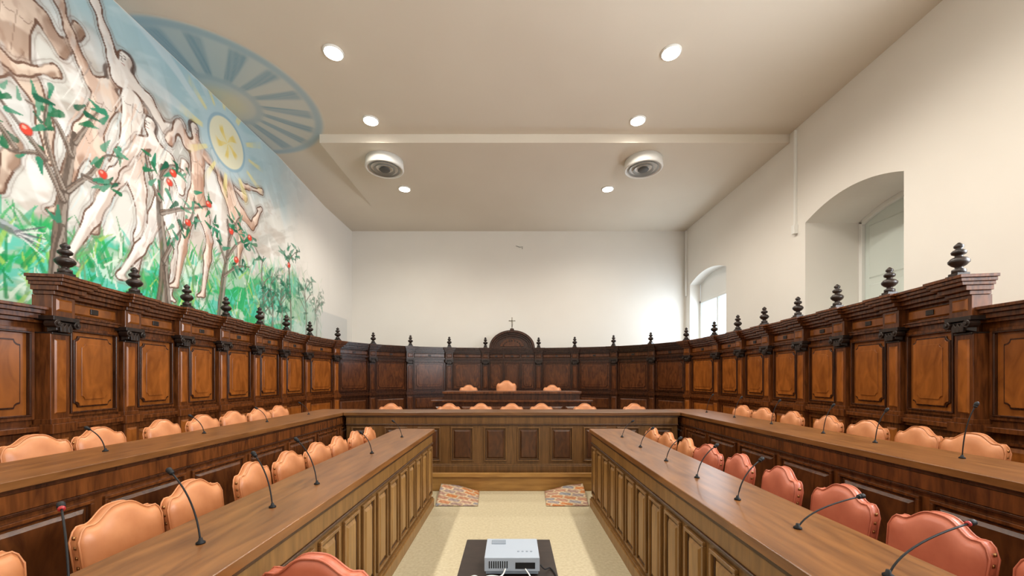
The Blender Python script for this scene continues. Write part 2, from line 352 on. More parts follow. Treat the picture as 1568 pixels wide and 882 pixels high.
def side(c,off):
    o=[]
    for i,(a,b) in enumerate(c):
        p=c[max(i-1,0)]; n=c[min(i+1,len(c)-1)]; dx,dz=n[0]-p[0],n[1]-p[1]; l=math.hypot(dx,dz)+1e-6
        o.append((a-dz/l*off+R.uniform(-.006,.006),b+dx/l*off+R.uniform(-.006,.006)))
    return o
# trees
TR=(.10,.075,.06)
leafc=[(.01,.10,.055),(.02,.15,.07),(.03,.22,.13),(.10,.28,.19)]
def leaf(y,z,s,f=1):
    a=R.uniform(0,6.28); stroke([(y,z),(y+s*.5*math.cos(a),z+s*.5*math.sin(a)),(y+s*math.cos(a),z+s*math.sin(a))],s*.26,R.choice(leafc),.94*f,s*.06,.2)
def apple(y,z,r=.066):
    stroke([(y,z),(y+.01,z)],r*1.18,(.22,.02,.015),.9); stroke([(y,z),(y+.01,z)],r,(.62,.06,.035),.95); stroke([(y-.02,z+.02),(y-.01,z+.02)],r*.35,(.8,.45,.36),.7)
def branch(pts,r,r2,leaves=7,f=1,s=.15):
    c=curve(pts); stroke(c,r,TR,.9*f,r2,.15); stroke(side(c,-r*.3),r*.38,(.42,.36,.31),.6*f,r2*.3); stroke(side(c,r*.45),r*.2,(.25,.18,.14),.6*f,r2*.2)
    for k in range(leaves):
        a,b=c[R.randrange(len(c)//3,len(c))]; leaf(a+R.uniform(-.14,.14),b+R.uniform(-.14,.14),s*R.uniform(.7,1.35),f)
branch([(5.2,2.4),(5.16,3.4),(5.2,4.0),(5.34,4.9)],.12,.045,2)
branch([(5.05,2.4),(5.1,3.1),(5.18,3.6)],.09,.05,0)
for b in ([(5.2,3.95),(4.95,4.4),(4.65,4.3),(4.3,4.5)],[(5.25,4.1),(5.55,4.5),(5.75,4.85),(6.0,4.95)],[(5.3,4.6),(5.1,4.95),(4.8,5.0)],[(5.34,4.8),(5.5,5.15),(5.65,5.45)],[(5.2,4.1),(5.0,4.7),(5.05,5.3)],[(5.0,4.4),(4.7,4.7),(4.5,4.9)],[(5.45,4.4),(5.7,4.4),(5.95,4.55)],[(4.7,4.35),(4.4,4.7),(4.2,4.75)]):
    branch(b,.045,.011,7)
branch([(6.56,2.3),(6.70,3.2),(6.71,3.7),(6.62,4.45),(6.68,5.2)],.13,.045,2)
branch([(6.85,2.3),(6.78,3.0),(6.72,3.5)],.08,.05,0)
for b in ([(6.66,4.4),(7.0,4.6),(7.3,4.75),(7.7,4.97)],[(6.7,3.6),(6.9,4.0),(7.15,4.4)],[(6.62,4.6),(6.45,4.9),(6.35,5.3)],[(6.66,5.0),(6.85,5.3),(7.1,5.35)],[(7.15,4.35),(7.3,4.6),(7.35,5.0)]):
    branch(b,.052,.012,8)
branch([(7.95,2.5),(8.05,3.3),(8.13,3.8),(8.26,4.5),(8.2,4.9)],.11,.03,2)
for b in ([(8.2,4.1),(8.5,4.5),(8.94,4.75)],[(8.15,4.0),(7.95,4.4),(7.8,4.7)],[(8.1,3.7),(8.5,4.0),(8.9,4.1)],[(8.25,4.5),(8.5,5.0),(8.6,5.1)]): branch(b,.045,.012,10)
for x0,h,f in ((9.35,4.5,.85),(9.7,4.2,.65),(10.5,5.0,.85),(11.3,4.4,.6),(10.1,3.9,.55),(11.9,4.0,.4)):
    branch([(x0,2.5),(x0+.06,3.3),(x0-.03,h-.4),(x0+.05,h)],.05,.016,9,f,.17)
    for k in range(5):
        zz=R.uniform(3.0,h-.1); sg=R.choice((-1,1)); branch([(x0,zz),(x0+sg*.25,zz+.25),(x0+sg*.4,zz+.3)],.024,.009,6,f,.16)
for a in ((4.8,4.64),(5.70,4.56),(6.88,5.19),(6.81,4.99),(7.69,5.0),(8.47,4.14),(8.9,4.77),(8.3,4.7),(7.2,4.45),(10.45,4.6)): apple(*a)
# dark bird, lower left
bc=curve([(4.1,3.55),(4.5,3.42),(4.85,3.3)]); stroke(bc,.12,(.12,.13,.15),.85,.04); stroke(side(bc,.03),.04,(.45,.5,.54),.7,.02)
for k in range(6): stroke([(4.7,3.35),(5.0,3.12+.08*k)],.02,(.09,.10,.12) if k%2 else (.7,.7,.7),.8,.006)
# sun
mix(sst(.85,.6,rad)*.8,(.50,.67,.74)); mix(sst(.56,.53,rad)*.85,(.32,.49,.61)); mix(sst(.50,.47,rad),(.82,.81,.62))
mix(sst(.36,.26,rad)*sst(.1,.6,np.sin(ang*5+1+rad*3+n2*3))*.85,(.82,.64,.14)); mix(sst(.24,.12,rad)*.5,(.88,.80,.42))
mix(sst(.66,.86,np.sin(ang*12+np.sin(ang*3)+n1*2))*sst(.62,.70,rad)*sst(1.5,.9,rad+n3*.4)*.7,(.84,.76,.32))
C*=.91
me=bpy.data.meshes.new('garden_mural')
co=np.stack([np.full(ny*nz,XL+.004),YY.ravel(),ZZ.ravel()],1).astype(np.float32)
idx=np.arange(nz*ny).reshape(nz,ny)
F4=np.stack([idx[:-1,:-1],idx[:-1,1:],idx[1:,1:],idx[1:,:-1]],-1).reshape(-1,4)
cz=np.where(YY<10,7.25,np.where(YY<12.5,7.25-(YY-10)*.08,7.05)).ravel()-.012
F4=F4[(ZZ.ravel()[F4[:,2]]<cz[F4[:,2]])&((YY.ravel()[F4[:,2]]<12.8)|(ZZ.ravel()[F4[:,2]]<3.78))]
me.vertices.add(len(co)); me.vertices.foreach_set('co',co.ravel())
me.loops.add(F4.size); me.loops.foreach_set('vertex_index',F4.ravel().astype(np.int32))
me.polygons.add(len(F4)); me.polygons.foreach_set('loop_start',(np.arange(len(F4))*4).astype(np.int32))
me.update(calc_edges=True)
at=me.color_attributes.new('Col','FLOAT_COLOR','POINT')
rgba=np.ones((nz*ny,4),np.float32); rgba[:,:3]=np.clip(C,0,1).reshape(-1,3); at.data.foreach_set('color',rgba.ravel())
me.materials.append(vcol('mural_paint'))
bm=bmesh.new(); bm.from_mesh(me); bmesh.ops.delete(bm,geom=[v for v in bm.verts if not v.link_faces],context='VERTS'); bm.to_mesh(me); bm.free()
o=bpy.data.objects.new('garden_mural',me); COL.objects.link(o)

# painted fan of rays on ceiling (polar grid with colour attribute)
nr,na=70,220; pts=[];cols=[]
rs=np.random.RandomState(3); wob=np.interp(np.arange(na+1),np.linspace(0,na,30),rs.rand(30))
base=np.array([.70,.645,.555])
for i in range(nr+1):
    r=.02+1.93*i/nr
    for j in range(na+1):
        a=-90+180*j/na; t=math.radians(a)
        pts.append((XL+.002+r*math.cos(t),8.0+r*math.sin(t),HC-.003))
        c=base.copy()
        def mx(al,col): 
            global c
            c=c*(1-al)+np.array(col)*al
        mx(.55,(.52,.62,.64)); 
        if a<-10: mx(min(1,(-10-a)/45)*.55,(.36,.58,.68))
        ph=(a+90+3*wob[j])%20/20; w=float(sst(.0,.12,ph)*(1-sst(.44,.62,ph)))
        rad_=float(sst(.66,.84,r)*(1-sst(1.62,1.78,r)))
        mx(w*rad_*.55*(.7+.6*wob[(j*7+i)%na]),(.14,.32,.46))
        ringw=float(sst(1.68,1.78,r)*(1-sst(1.82,1.94,r))); mx(ringw*.55,(.26,.44,.56))
        mx(float(sst(.56,.66,r)*(1-sst(.70,.80,r)))*.4,(.28,.45,.56))
        mx(float(1-sst(.25,.6,r))*.5,(.76,.72,.46))
        mx(float(sst(1.86,1.95,r)),base)
        cols.append(c)
fs=[(i*(na+1)+j,(i+1)*(na+1)+j,(i+1)*(na+1)+j+1,i*(na+1)+j+1) for i in range(nr) for j in range(na)]
me=bpy.data.meshes.new('ceiling_sunray_mural'); me.from_pydata(pts,[],fs)
at=me.color_attributes.new('Col','FLOAT_COLOR','POINT'); rgba=np.ones((len(pts),4),np.float32); rgba[:,:3]=np.array(cols); at.data.foreach_set('color',rgba.ravel())
me.materials.append(bpy.data.materials['mural_paint']); me.update()
o=bpy.data.objects.new('ceiling_sunray_mural',me); COL.objects.link(o)

# ------------------------------------------------------------ ceiling fixtures
LAMP=plain('lamp_glow',(1,1,1),.4,0,(1,.95,.86),18)
def downlight(x,y,z,watts):
    m=MB([WHITE,LAMP])
    m.lathe(0,0,0,[(.12,-.001),(.175,-.001),(.175,-.012),(.15,-.03),(.12,-.03),(.12,-.02)],0,28)
    m.lathe(0,0,0,[(.001,-.032),(.15,-.032),(.15,-.018),(.001,-.018)],1,28)
    o=m.obj('recessed_downlight'); o.location=(x,y,z)
    l=bpy.data.lights.new('spot','SPOT'); l.energy=watts; l.spot_size=math.radians(160); l.spot_blend=.6; l.shadow_soft_size=.12; l.color=(1,.92,.81)
    lo=bpy.data.objects.new('downlight_lamp',l); COL.objects.link(lo); lo.location=(0,0,-.06); lo.parent=o
for sx in (-3.1,2.76):
    for y,z,wt in ((6.8,HC,400),(8.6,HC,380),(11.3,7.05,340),(4.6,HC,390),(2.0,HC,380),(-.8,HC,360)): downlight(sx,y,z,wt)
for x in (-3.2,3.3):
    m=MB([WHITE,DGREY,GREY])
    m.lathe(0,0,0,[(.45,-.001),(.47,-.20),(.45,-.23),(.425,-.23),(.41,-.20)],0,40)
    m.lathe(0,0,0,[(.001,-.16),(.41,-.16),(.41,-.15),(.001,-.15)],1,32)
    for r,d in ((.36,-.235),(.25,-.245)):
        m.lathe(0,0,0,[(r-.06,d+.06),(r,d),(r+.004,d+.004),(r-.045,d+.07)],2,36)
    m.lathe(0,0,0,[(.001,-.25),(.12,-.25),(.135,-.235),(.09,-.19),(.001,-.19)],1,24)
    o=m.obj('air_diffuser'); o.location=(x,9.85,7.05)

# ------------------------------------------------------------ platform
m=MB([W_RAW,W_DARK])
m.box(-5.5,5.5,5.52,14.5,0,.24,0); m.box(-5.5,-2.5,-1.3,5.52,0,.24,1); m.box(2.5,5.5,-1.3,5.52,0,.24,1)
m.box(-2.40,2.40,5.49,5.53,.20,.26,0)
m.obj('wooden_platform',.004)
m=MB([W_DARK]); m.box(-2.4,2.4,7.55,10.2,.241,.5); m.obj('presidential_dais',.005)

# ------------------------------------------------------------ panelling
half=[(-4.84,4.12),(-5.00,5.05),(-5.09,5.98),(-5.16,6.9),(-5.21,7.9),(-5.25,8.9),(-5.25,9.95),(-5.08,11.2),(-4.46,12.4),(-3.47,13.25),(-2.22,13.77),(-.95,13.99)]
P=half+[(-x,y) for x,y in reversed(half)]
root=empty('carved_wood_panelling')
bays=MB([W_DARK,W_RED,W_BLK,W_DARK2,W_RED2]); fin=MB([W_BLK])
FP=[(.05,.0),(.05,.045),(.028,.06),(.028,.075),(.05,.09),(.072,.12),(.075,.145),(.055,.175),(.028,.19),(.028,.205),(.05,.22),(.055,.245),(.04,.265),(.02,.275),(.035,.295),(.036,.315),(.02,.335),(.008,.35)]
def nrm(a,b):
    d=math.hypot(b[0]-a[0],b[1]-a[1]); u=((b[0]-a[0])/d,(b[1]-a[1])/d); return u,(u[1],-u[0]),d
for i in range(len(P)-1):
    u,n,L=nrm(P[i],P[i+1]); b=bays; b.frame(P[i],u,n)
    D,E=(3,4) if 7<=i<=15 else (0,1)  # rear bays darker: fall-off of window light put into the wood colour
    b.box(0,L,-.07,0,.241,2.46,D)
    b.box(0,L,0,.05,.241,.42,D); b.box(0,L,0,.03,.42,.45,D)
    b.box(0,L,0,.09,1.05,1.10,D); b.box(0,L,0,.05,1.01,1.05,D); b.box(0,L,0,.04,1.10,1.14,D)
    panels=[(.15,L-.15)] if L<1.7 else [(.15,.62),(.68,L-.68),(L-.62,L-.15)]
    for a0,a1 in panels:
        b.ring(a0,a1,.50,.96,0,.028,.03,D); b.frust(a0+.05,a1-.05,.55,.91,0,.022,.04,E)
        b.ring(a0-.02,a1+.02,1.17,2.16,0,.03,.035,D); b.ring(a0+.015,a1-.015,1.205,2.125,0,.045,.018,3)
        b.box(a0+.033,a1-.033,0,.006,1.22,2.11,E)
        b.notched(a0+.075,a1-.075,1.265,2.065,.0,.022,.05,3)
        b.notched(a0+.090,a1-.090,1.280,2.050,.0,.030,.05,E)
        b.notched(a0+.15,a1-.15,1.35,1.98,.0,.038,.04,E)
        b.frust(a0+.0,a1-.0,2.295,2.425,0,.022,.02,E)
        am=(a0+a1)/2; b.box(am-.05,am+.05,0,.035,2.33,2.39,2)
    b.box(0,L,0,.045,2.22,2.255,D); b.box(0,L,0,.06,2.255,2.275,D)
    for v,z0,z1 in ((.07,2.45,2.49),(.12,2.49,2.54),(.17,2.54,2.575),(.20,2.575,2.61),(.225,2.61,2.64)): b.box(0,L,-.07,v,z0,z1,D)
for i,p in enumerate(P):
    a=P[max(i-1,0)]; c=P[min(i+1,len(P)-1)]; u,n,_=nrm(a,c); b=bays; b.frame(p,u,n)
    D,E=(3,4) if 8<=i<=15 else (0,1)  # rear pilasters likewise: dimmer light painted in as darker wood
    w=.10; bk=-.05 if i in (0,len(P)-1) else -.09
    b.box(-.13,.13,-.07,.11,.241,.46,D); b.box(-.115,.115,-.07,.09,.46,1.02,D); b.frust(-.08,.08,.52,.96,.09,.105,.03,E); b.box(-.135,.135,-.07,.125,1.02,1.12,D)
    b.box(-w,w,-.07,.075,1.12,2.06,D); b.box(-.115,.115,-.07,.09,1.12,1.17,D)
    b.frust(-.065,.065,1.22,2.0,.075,.088,.015,E)
    b.box(-w,w,-.07,.09,2.05,2.07,2); b.frust(-.11,.11,2.07,2.20,.05,.12,.02,2); b.box(-.145,.145,-.07,.14,2.19,2.235,2)
    for sx in (-.11,.11):
        poly=[(sx+.04*math.cos(t*math.pi/5),2.155+.04*math.sin(t*math.pi/5)) for t in range(10)]
        b.prism(poly,.05,.15,2)
        poly=[(sx+.018*math.cos(t*math.pi/4),2.155+.018*math.sin(t*math.pi/4)) for t in range(8)]
        b.prism(poly,.15,.163,2)
    for sx in (-.045,0,.045): b.prism([(sx-.02,2.075),(sx+.02,2.075),(sx+.024,2.13),(sx,2.17),(sx-.024,2.13)],.11,.137,2)
    b.box(-.125,.125,-.07,.11,2.235,2.45,D); b.frust(-.09,.09,2.29,2.42,.11,.125,.02,E)
    for (hw,v,z0,z1) in ((.14,.14,2.45,2.49),(.165,.19,2.49,2.54),(.185,.24,2.54,2.575),(.205,.265,2.575,2.61),(.225,.285,2.61,2.642)):
        b.box(-hw,hw,bk,v,z0,z1,D)
    q_=b.T(0,.12,0); fin.frame(q_[:2],u,n)
    fin.box(-.07,.07,-.07,.07,2.64,2.675); fin.box(-.055,.055,-.055,.055,2.675,2.70); fin.lathe(q_[0],q_[1],2.695,[(r*1.12,z*.94) for r,z in FP],0,14)
for sgn in (-1,1):
    for k in range(5):
        y1=4.12-k*1.06; y0=y1-1.06; b=bays
        if sgn<0: b.frame((-4.90,y0),(0,1),(1,0))
        else: b.frame((4.90,y0),(0,1),(-1,0))
        L=1.06
        b.box(0,L,-.07,0,.241,2.2); b.box(0,L,0,.05,.241,.42); b.box(0,L,0,.09,1.05,1.10)
        b.box(-.09,.09,0,.05,1.1,2.16)
        b.ring(.14,L-.14,.50,.96,0,.028,.03); b.frust(.19,L-.19,.55,.91,0,.022,.04,1)
        b.ring(.12,L-.12,1.17,2.10,0,.03,.035); b.ring(.155,L-.155,1.205,2.065,0,.045,.018,3); b.box(.17,L-.17,0,.006,1.22,2.05,1)
        b.notched(.23,L-.23,1.29,1.98,0,.022,.05,3); b.notched(.245,L-.245,1.305,1.965,0,.032,.05,1)
        for v,z0,z1 in ((.05,2.16,2.2),(.09,2.2,2.25),(.13,2.25,2.29),(.16,2.29,2.32)): b.box(0,L,-.07,v,z0,z1)
bays.obj('bays',.004,root); fin.obj('finials',0,root)
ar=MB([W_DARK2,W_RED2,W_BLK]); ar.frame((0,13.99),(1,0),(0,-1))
def ell(a,bb,n=28,z=2.64): return [(a*math.cos(math.pi*i/n),z+bb*math.sin(math.pi*i/n)) for i in range(n+1)]
ar.prism(ell(.74,.56),-.07,.10,0)
for (a0,b0,a1,b1,v) in ((.80,.62,.72,.54,.30),(.72,.54,.66,.48,.22),(.66,.48,.60,.42,.16)):
    o_=ell(a0,b0); i_=ell(a1,b1); n=len(o_)
    pts=[(a,-.07,c) for a,c in o_]+[(a,-.07,c) for a,c in i_]+[(a,v,c) for a,c in o_]+[(a,v,c) for a,c in i_]
    fs=[]
    for k in range(n-1):
        fs+=[(k,k+1,n+k+1,n+k),(2*n+k,3*n+k,3*n+k+1,2*n+k+1),(k,2*n+k,2*n+k+1,k+1),(n+k,n+k+1,3*n+k+1,3*n+k)]
    fs+=[(0,n,3*n,2*n),(n-1,3*n-1,4*n-1,2*n-1)]
    ar.add(pts,fs,0)
ar.prism(ell(.42,.28,20,2.70),.10,.125,1)
ar.box(-.07,.07,-.07,.33,3.24,3.30,0)
for k in range(9):
    t=math.pi*(k+.5)/9; x=.3*math.cos(t); z=2.70+.2*math.sin(t); ar.prism([(x-.025,z-.02),(x+.025,z-.02),(x,z+.05)],.12,.14,2)
ar.obj('arched_pediment',.004,root)
IV=plain('crucifix_metal',(.30,.27,.22),.35,.6)
m=MB([W_BLK,IV]); m.frame((0,13.82),(1,0),(0,-1))
m.box(-.05,.05,-.04,.04,3.30,3.33,0); m.box(-.017,.017,-.012,.012,3.33,3.72,1); m.box(-.12,.12,-.012,.012,3.58,3.61,1)
m.tube([(0,13.795,3.38),(.01,13.79,3.46),(0,13.792,3.58)],[.012,.02,.025],1); m.tube([(-.1,13.795,3.61),(0,13.79,3.575),(.1,13.795,3.61)],.010,1)
m.lathe(0,13.79,3.6,[(.005,0),(.022,.015),(.022,.035),(.005,.05)],1,10)
m.obj('crucifix')

# ------------------------------------------------------------ desks
def desk(name,o,u,n,L,depth,z0,top,pitch,mats,pz0=None,zb=None,alt=False):
    m=MB(mats); m.frame(o,u,n); zb=z0 if zb is None else zb
    m.box(-.03,L+.03,-depth-.02,.035,top-.045,top,0)
    m.box(-.01,L+.01,-.05,.018,top-.07,top-.045,3)
    m.box(0,L,-.04,0,z0,top-.07,2)
    m.box(0,L,0,.012,top-.165,top-.07,2); m.box(0,L,0,.022,top-.182,top-.165,3)
    pz0=pz0 or z0+.15
    m.box(0,L,0,.035,z0,pz0-.05,1 if not alt else 2); m.box(0,L,0,.022,pz0-.05,pz0-.03,2)
    k=max(1,round(L/pitch)); p=L/k
    for i in range(k):
        a0=i*p+.03; a1=(i+1)*p-.03; c0=pz0+.01; c1=top-.21
        if alt: a0+=.045; a1-=.045
        m.ring(a0,a1,c0,c1,0,.020,.020,2); m.ring(a0+.02,a1-.02,c0+.02,c1-.02,0,.006,.012,3)
        m.frust(a0+.04,a1-.04,c0+.04,c1-.04,0,.016,.022,1)
    for e in (0,L-.04): m.box(e,e+.04,-depth,-.06,zb,top-.045,2)
    for e in np.linspace(0,L,max(2,int(L/1.4)+1))[1:-1]: m.box(e-.02,e+.02,-depth+.03,-.06,zb,top-.045,2)
    m.box(.04,L-.04,-depth+.08,-.04,top-.2,top-.18,2)
    m.box(0,L,-depth,-depth+.02,top-.10,top-.045,2)
    return m.obj(name,.004)
DM=[W_DESK,W_FRONT,W_FRONTD,W_GROOVE]
desk('council_desk',(-1.0,-.9),(0,1),(1,0),5.77,.42,0,.96,.29,DM)
desk('council_desk',(1.0,-.9),(0,1),(-1,0),5.77,.42,0,.96,.29,DM)
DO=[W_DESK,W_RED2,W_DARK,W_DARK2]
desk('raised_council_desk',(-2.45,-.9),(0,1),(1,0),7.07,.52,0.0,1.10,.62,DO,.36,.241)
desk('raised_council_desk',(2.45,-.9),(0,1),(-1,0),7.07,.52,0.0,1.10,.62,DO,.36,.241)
DRF=noisy('secretary_desk_front',(.080,.035,.009),(.155,.072,.020),(9,9,1.0),3,8,.38,.05,dist=.5)
DRP=noisy('secretary_desk_panel',(.032,.011,.004),(.085,.030,.009),(5,5,1.5),3,8,.35,.05,dist=1.2)
desk('secretary_desk',(-2.375,5.62),(1,0),(0,-1),4.75,.52,.241,1.10,.48,[W_DESKX,DRP,DRF,W_GROOVE],alt=True)
desk('presidential_bench',(-1.4,8.1),(1,0),(0,-1),2.8,.55,.501,1.31,.56,[W_DARK,W_DARK2,W_DARK2,W_DARK2])
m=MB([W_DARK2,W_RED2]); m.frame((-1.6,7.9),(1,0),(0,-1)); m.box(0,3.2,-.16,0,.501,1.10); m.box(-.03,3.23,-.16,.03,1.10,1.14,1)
for i in range(6): m.frust(.05+i*.525,.525+i*.525,.6,1.02,0,.02,.04,1)
m.obj('bench_front_ledge',.004)

# ------------------------------------------------------------ chairs
def chair_mesh(name,leather):
    m=MB([leather,LEGW,BRASS]); W=.21
    nu,nv=22,10
    def topz(u):
        a=abs(u); z=.868+.075*math.exp(-(a/.50)**3.2)+.012*math.exp(-((a-.80)/.12)**2)
        if a>.84: z-=.05*((a-.84)/.16)**2
        return z
    def yb(z): return -.175-(z-.45)*.13
    pts=[]
    for side_ in (0,1):
        for j in range(nv+1):
            for i in range(nu+1):
                u=-1+2*i/nu; v=j/nv; z=.50+(topz(u)-.50)*v; w=W*(.94+.06*v)
                e=min(1-abs(u),v*1.6+.02,(1-v)*1.6); puff=.030*(1-math.exp(-max(e,0)*6))
                y=yb(z)+(.022+puff if side_==0 else -.022-puff*.5)
                pts.append((u*w,y,z))
    n1_=(nu+1)*(nv+1); fs=[]
    I=lambda s,j,i: s*n1_+j*(nu+1)+i
    for j in range(nv):
        for i in range(nu):
            fs.append((I(0,j,i),I(0,j,i+1),I(0,j+1,i+1),I(0,j+1,i))); fs.append((I(1,j,i),I(1,j+1,i),I(1,j+1,i+1),I(1,j,i+1)))
    for i in range(nu):
        fs.append((I(0,nv,i),I(0,nv,i+1),I(1,nv,i+1),I(1,nv,i))); fs.append((I(0,0,i),I(1,0,i),I(1,0,i+1),I(0,0,i+1)))
    for j in range(nv):
        fs.append((I(0,j,0),I(0,j+1,0),I(1,j+1,0),I(1,j,0))); fs.append((I(0,j,nu),I(1,j,nu),I(1,j+1,nu),I(0,j+1,nu)))
    m.add(pts,fs,0,True,True)
    for y_ in (.023,-.023):
        m.tube([(-1*W*.94,yb(.52)+y_,.52)]+[(W*(.94+.06)*(-1+2*i/24),yb(topz(-1+2*i/24))+y_,topz(-1+2*i/24)) for i in range(25)]+[(W*.94,yb(.52)+y_,.52)],.0045,0,6)
    pts=[];fs=[]
    def sh(z,s):
        return [((W+.01)*s*max(-1,min(1,1.25*math.cos(t))),.01+.22*s*max(-1,min(1,1.25*math.sin(t))),z) for t in [2*math.pi*(i+.5)/24 for i in range(24)]]
    for z,s in ((.40,.97),(.405,1.0),(.455,1.0),(.475,.96),(.487,.85),(.495,.5)): pts+=sh(z,s)
    for j in range(5):
        for i in range(24): fs.append((j*24+i,j*24+(i+1)%24,(j+1)*24+(i+1)%24,(j+1)*24+i))
    fs+=[tuple(range(23,-1,-1)),tuple(120+i for i in range(24))]
    m.add(pts,fs,0,True,True)
    m.F=((0,0),(1,0),(0,1))
    m.box(-.20,.20,-.19,.21,.35,.40,1)
    for sx in (-1,1):
        for sy in (-.175,.19):
            x=sx*.18; m.lathe(x,sy,0,[(.018,0.001),(.022,.03),(.016,.05),(.02,.10),(.024,.18),(.018,.22),(.026,.26),(.026,.37)],1,10)
        m.tube([(sx*.18,-.175,.36),(sx*.185,yb(.5),.5),(sx*.185,yb(.85),.84)],.018,1,8)
        m.box(sx*.18-.011,sx*.18+.011,-.175,.19,.13,.155,1)
        for j in range(7):
            z=.55+j*.048; x=sx*(W*(.95+.05*j/7)+.001)
            m.add([(x,yb(z)-.009,z-.009),(x,yb(z)+.009,z-.009),(x,yb(z)+.009,z+.009),(x,yb(z)-.009,z+.009),(x+sx*.007,yb(z),z)],[(0,1,2,3),(0,1,4),(1,2,4),(2,3,4),(3,0,4)],2,True,True)
    m.box(-.18,.18,.005,.027,.13,.155,1)
    return m.mesh(name)
CM_O=chair_mesh('leather_chair_tan',LEATH_O); CM_R=chair_mesh('leather_chair_coral_lit',LEATH_R)
def chair(x,y,z,rot,me_,s=1):
    o=bpy.data.objects.new('leather_chair',me_); COL.objects.link(o)
    o.location=(x,y,z); o.rotation_euler=(0,0,math.radians(rot+R.uniform(-6,6))); o.scale=(s,s,s)
for d in (.6,1.43,2.05,2.50,3.05,3.48,3.93,4.37,4.80,5.2):
    X=2.05-(d-2)*.055; chair(-(X-.21),d,0,-90,CM_O)
for d in (.6,1.38,1.87,2.38,2.9,3.37,3.81,4.25,4.68,5.1):
    X=2.03-(d-2)*.07; chair((X-.21),d,0,90,CM_R if d<3.9 else CM_O)
for d in (1.5,2.2,2.94,3.42,4.05,4.55,5.05,5.55,6.05): chair(-3.38,d,.241,-90,CM_O,.98)
for d in (1.5,2.3,3.04,3.49,3.96,4.48,5.05,5.6,6.1): chair(3.38,d,.241,90,CM_O,.98)
for X in (-2.1,-1.1,-.52,-.02,.51,1.27,2.15): chair(X,6.62 if abs(X)<2 else 6.6,.241,180,CM_O,.96)
chair(-.13,8.95,.501,180,CM_O,1.09); chair(-1.02,8.95,.501,180,CM_O,.98); chair(.95,8.95,.501,180,CM_O,.98)
chair(-.71,1.68,0,0,CM_R)

# ------------------------------------------------------------ microphones
def mic(b,t,z0,red=False):
    m=MB([BLACK,RED])
    b=Vector((b[0],b[1],z0)); t=Vector(t)
    m.lathe(b.x,b.y,z0,[(.016,0.001),(.016,.006),(.008,.012),(.006,.022)],0,14)
    c=b+Vector((0,0,(t.z-b.z)*.5+.01))+(t-b)*.12; path=[]
    for i in range(13):
        k=i/12; path.append(b*(1-k)**2+c*2*k*(1-k)+t*k*k)
    path[0]=b+Vector((0,0,.003))
    m.tube(path,.0033,0,6)
    d=(path[-1]-path[-2]).normalized()
    m.tube([t-d*.004,t+d*.003],.0095,1 if red else 0,10)
    m.tube([t+d*.003,t+d*.009,t+d*.026,t+d*.034],[.007,.011,.011,.005],0,10)
    m.obj('gooseneck_microphone')
mic((-1.2,1.51),(-1.39,1.6,1.21),.96); mic((-1.18,1.93),(-1.31,2.0,1.20),.96); mic((-1.17,2.35),(-1.31,2.4,1.21),.96); mic((-1.3,1.15),(-1.46,1.27,1.175),.96,True)
mic((1.21,1.66),(1.54,1.74,1.07),.96); mic((1.21,1.26),(1.56,1.34,1.10),.96,True); mic((1.18,2.05),(1.34,2.12,1.15),.96); mic((1.18,2.5),(1.32,2.55,1.15),.96)
for y in (3.0,3.6,4.2): mic((1.18,y),(1.30,y+.05,1.12),.96)
for y in (3.3,4.2): mic((-1.18,y),(-1.28,y+.05,1.12),.96)
for y in (2.42,3.0,3.5,4.2,4.9,5.6): mic((2.78,y),(2.86,y,1.42 if y<2.6 else 1.34),1.10)
for y in (2.65,3.5,4.4,5.3): mic((-2.75,y),(-2.86,y,1.25),1.10)

# ------------------------------------------------------------ projector on small table
TB=noisy('dark_table_top',(.014,.008,.007),(.030,.018,.014),(3,8,8),4,5,.38,spec=.35)
m=MB([TB]); m.box(-.25,.21,1.58,2.18,.67,.70); m.box(-.22,.18,1.62,2.14,.59,.67)
for x in (-.23,.15):
    for y in (1.60,2.12): m.box(x,x+.04,y,y+.04,0.001,.67)
m.box(-.21,.17,1.62,2.14,.2,.22); m.obj('projector_table',.004,seg=2)
PW=plain('projector_white',(.34,.39,.46),.35); PG=plain('projector_grey',(.20,.24,.29),.4)
m=MB([PW,PG,BLACK]); x0,x1,y0,y1=-.125,.125,1.775,1.985
m.box(x0,x1,y0,y1,.722,.783,0); m.box(x0+.006,x1-.006,y0+.004,y1-.006,.708,.722,1)
for k in range(9): m.box(x0+.02+.010*k,x0+.025+.010*k,y0-.0015,y0+.01,.735,.768,2)
m.box(x1-.11,x1-.02,y0-.0015,y0+.01,.733,.762,2)
for k in range(4): m.lathe(.03+k*.02,1.84,.782,[(.006,0),(.006,.003),(.001,.004)],1,10)
m.box(-.10,-.03,1.92,1.965,.782,.786,1)
for x in (x0+.03,x1-.03):
    for y in (y0+.03,y1-.03): m.lathe(x,y,.701,[(.01,0),(.01,.01)],2,10)
m.tube([(-.06,1.975,.753),(-.06,2.00,.753)],.024,2,18)
m.obj('video_projector',.009,seg=3)
m=MB([WHITE,BLACK])
def sm(pts,k=8):
    Q=[pts[0]]+list(pts)+[pts[-1]]; out=[]
    for i in range(1,len(Q)-2):
        for j in range(k):
            t=j/k; q0,q1,q2,q3=[np.array(Q[i+a]) for a in (-1,0,1,2)]
            out.append(tuple(.5*((2*q1)+(-q0+q2)*t+(2*q0-5*q1+4*q2-q3)*t*t+(-q0+3*q1-3*q2+q3)*t**3)))
    out.append(tuple(pts[-1])); return out
m.tube(sm([(-.03,1.772,.735),(-.05,1.745,.715),(-.12,1.735,.706),(-.17,1.765,.706),(-.20,1.72,.706),(-.1,1.70,.706),(.05,1.72,.706),(.11,1.755,.706),(.13,1.71,.706),(.05,1.66,.706)]),.0035,0,6)
m.tube(sm([(.06,1.772,.735),(.08,1.74,.706),(.0,1.73,.710),(-.1,1.755,.712),(-.16,1.70,.706)]),.003,0,6)
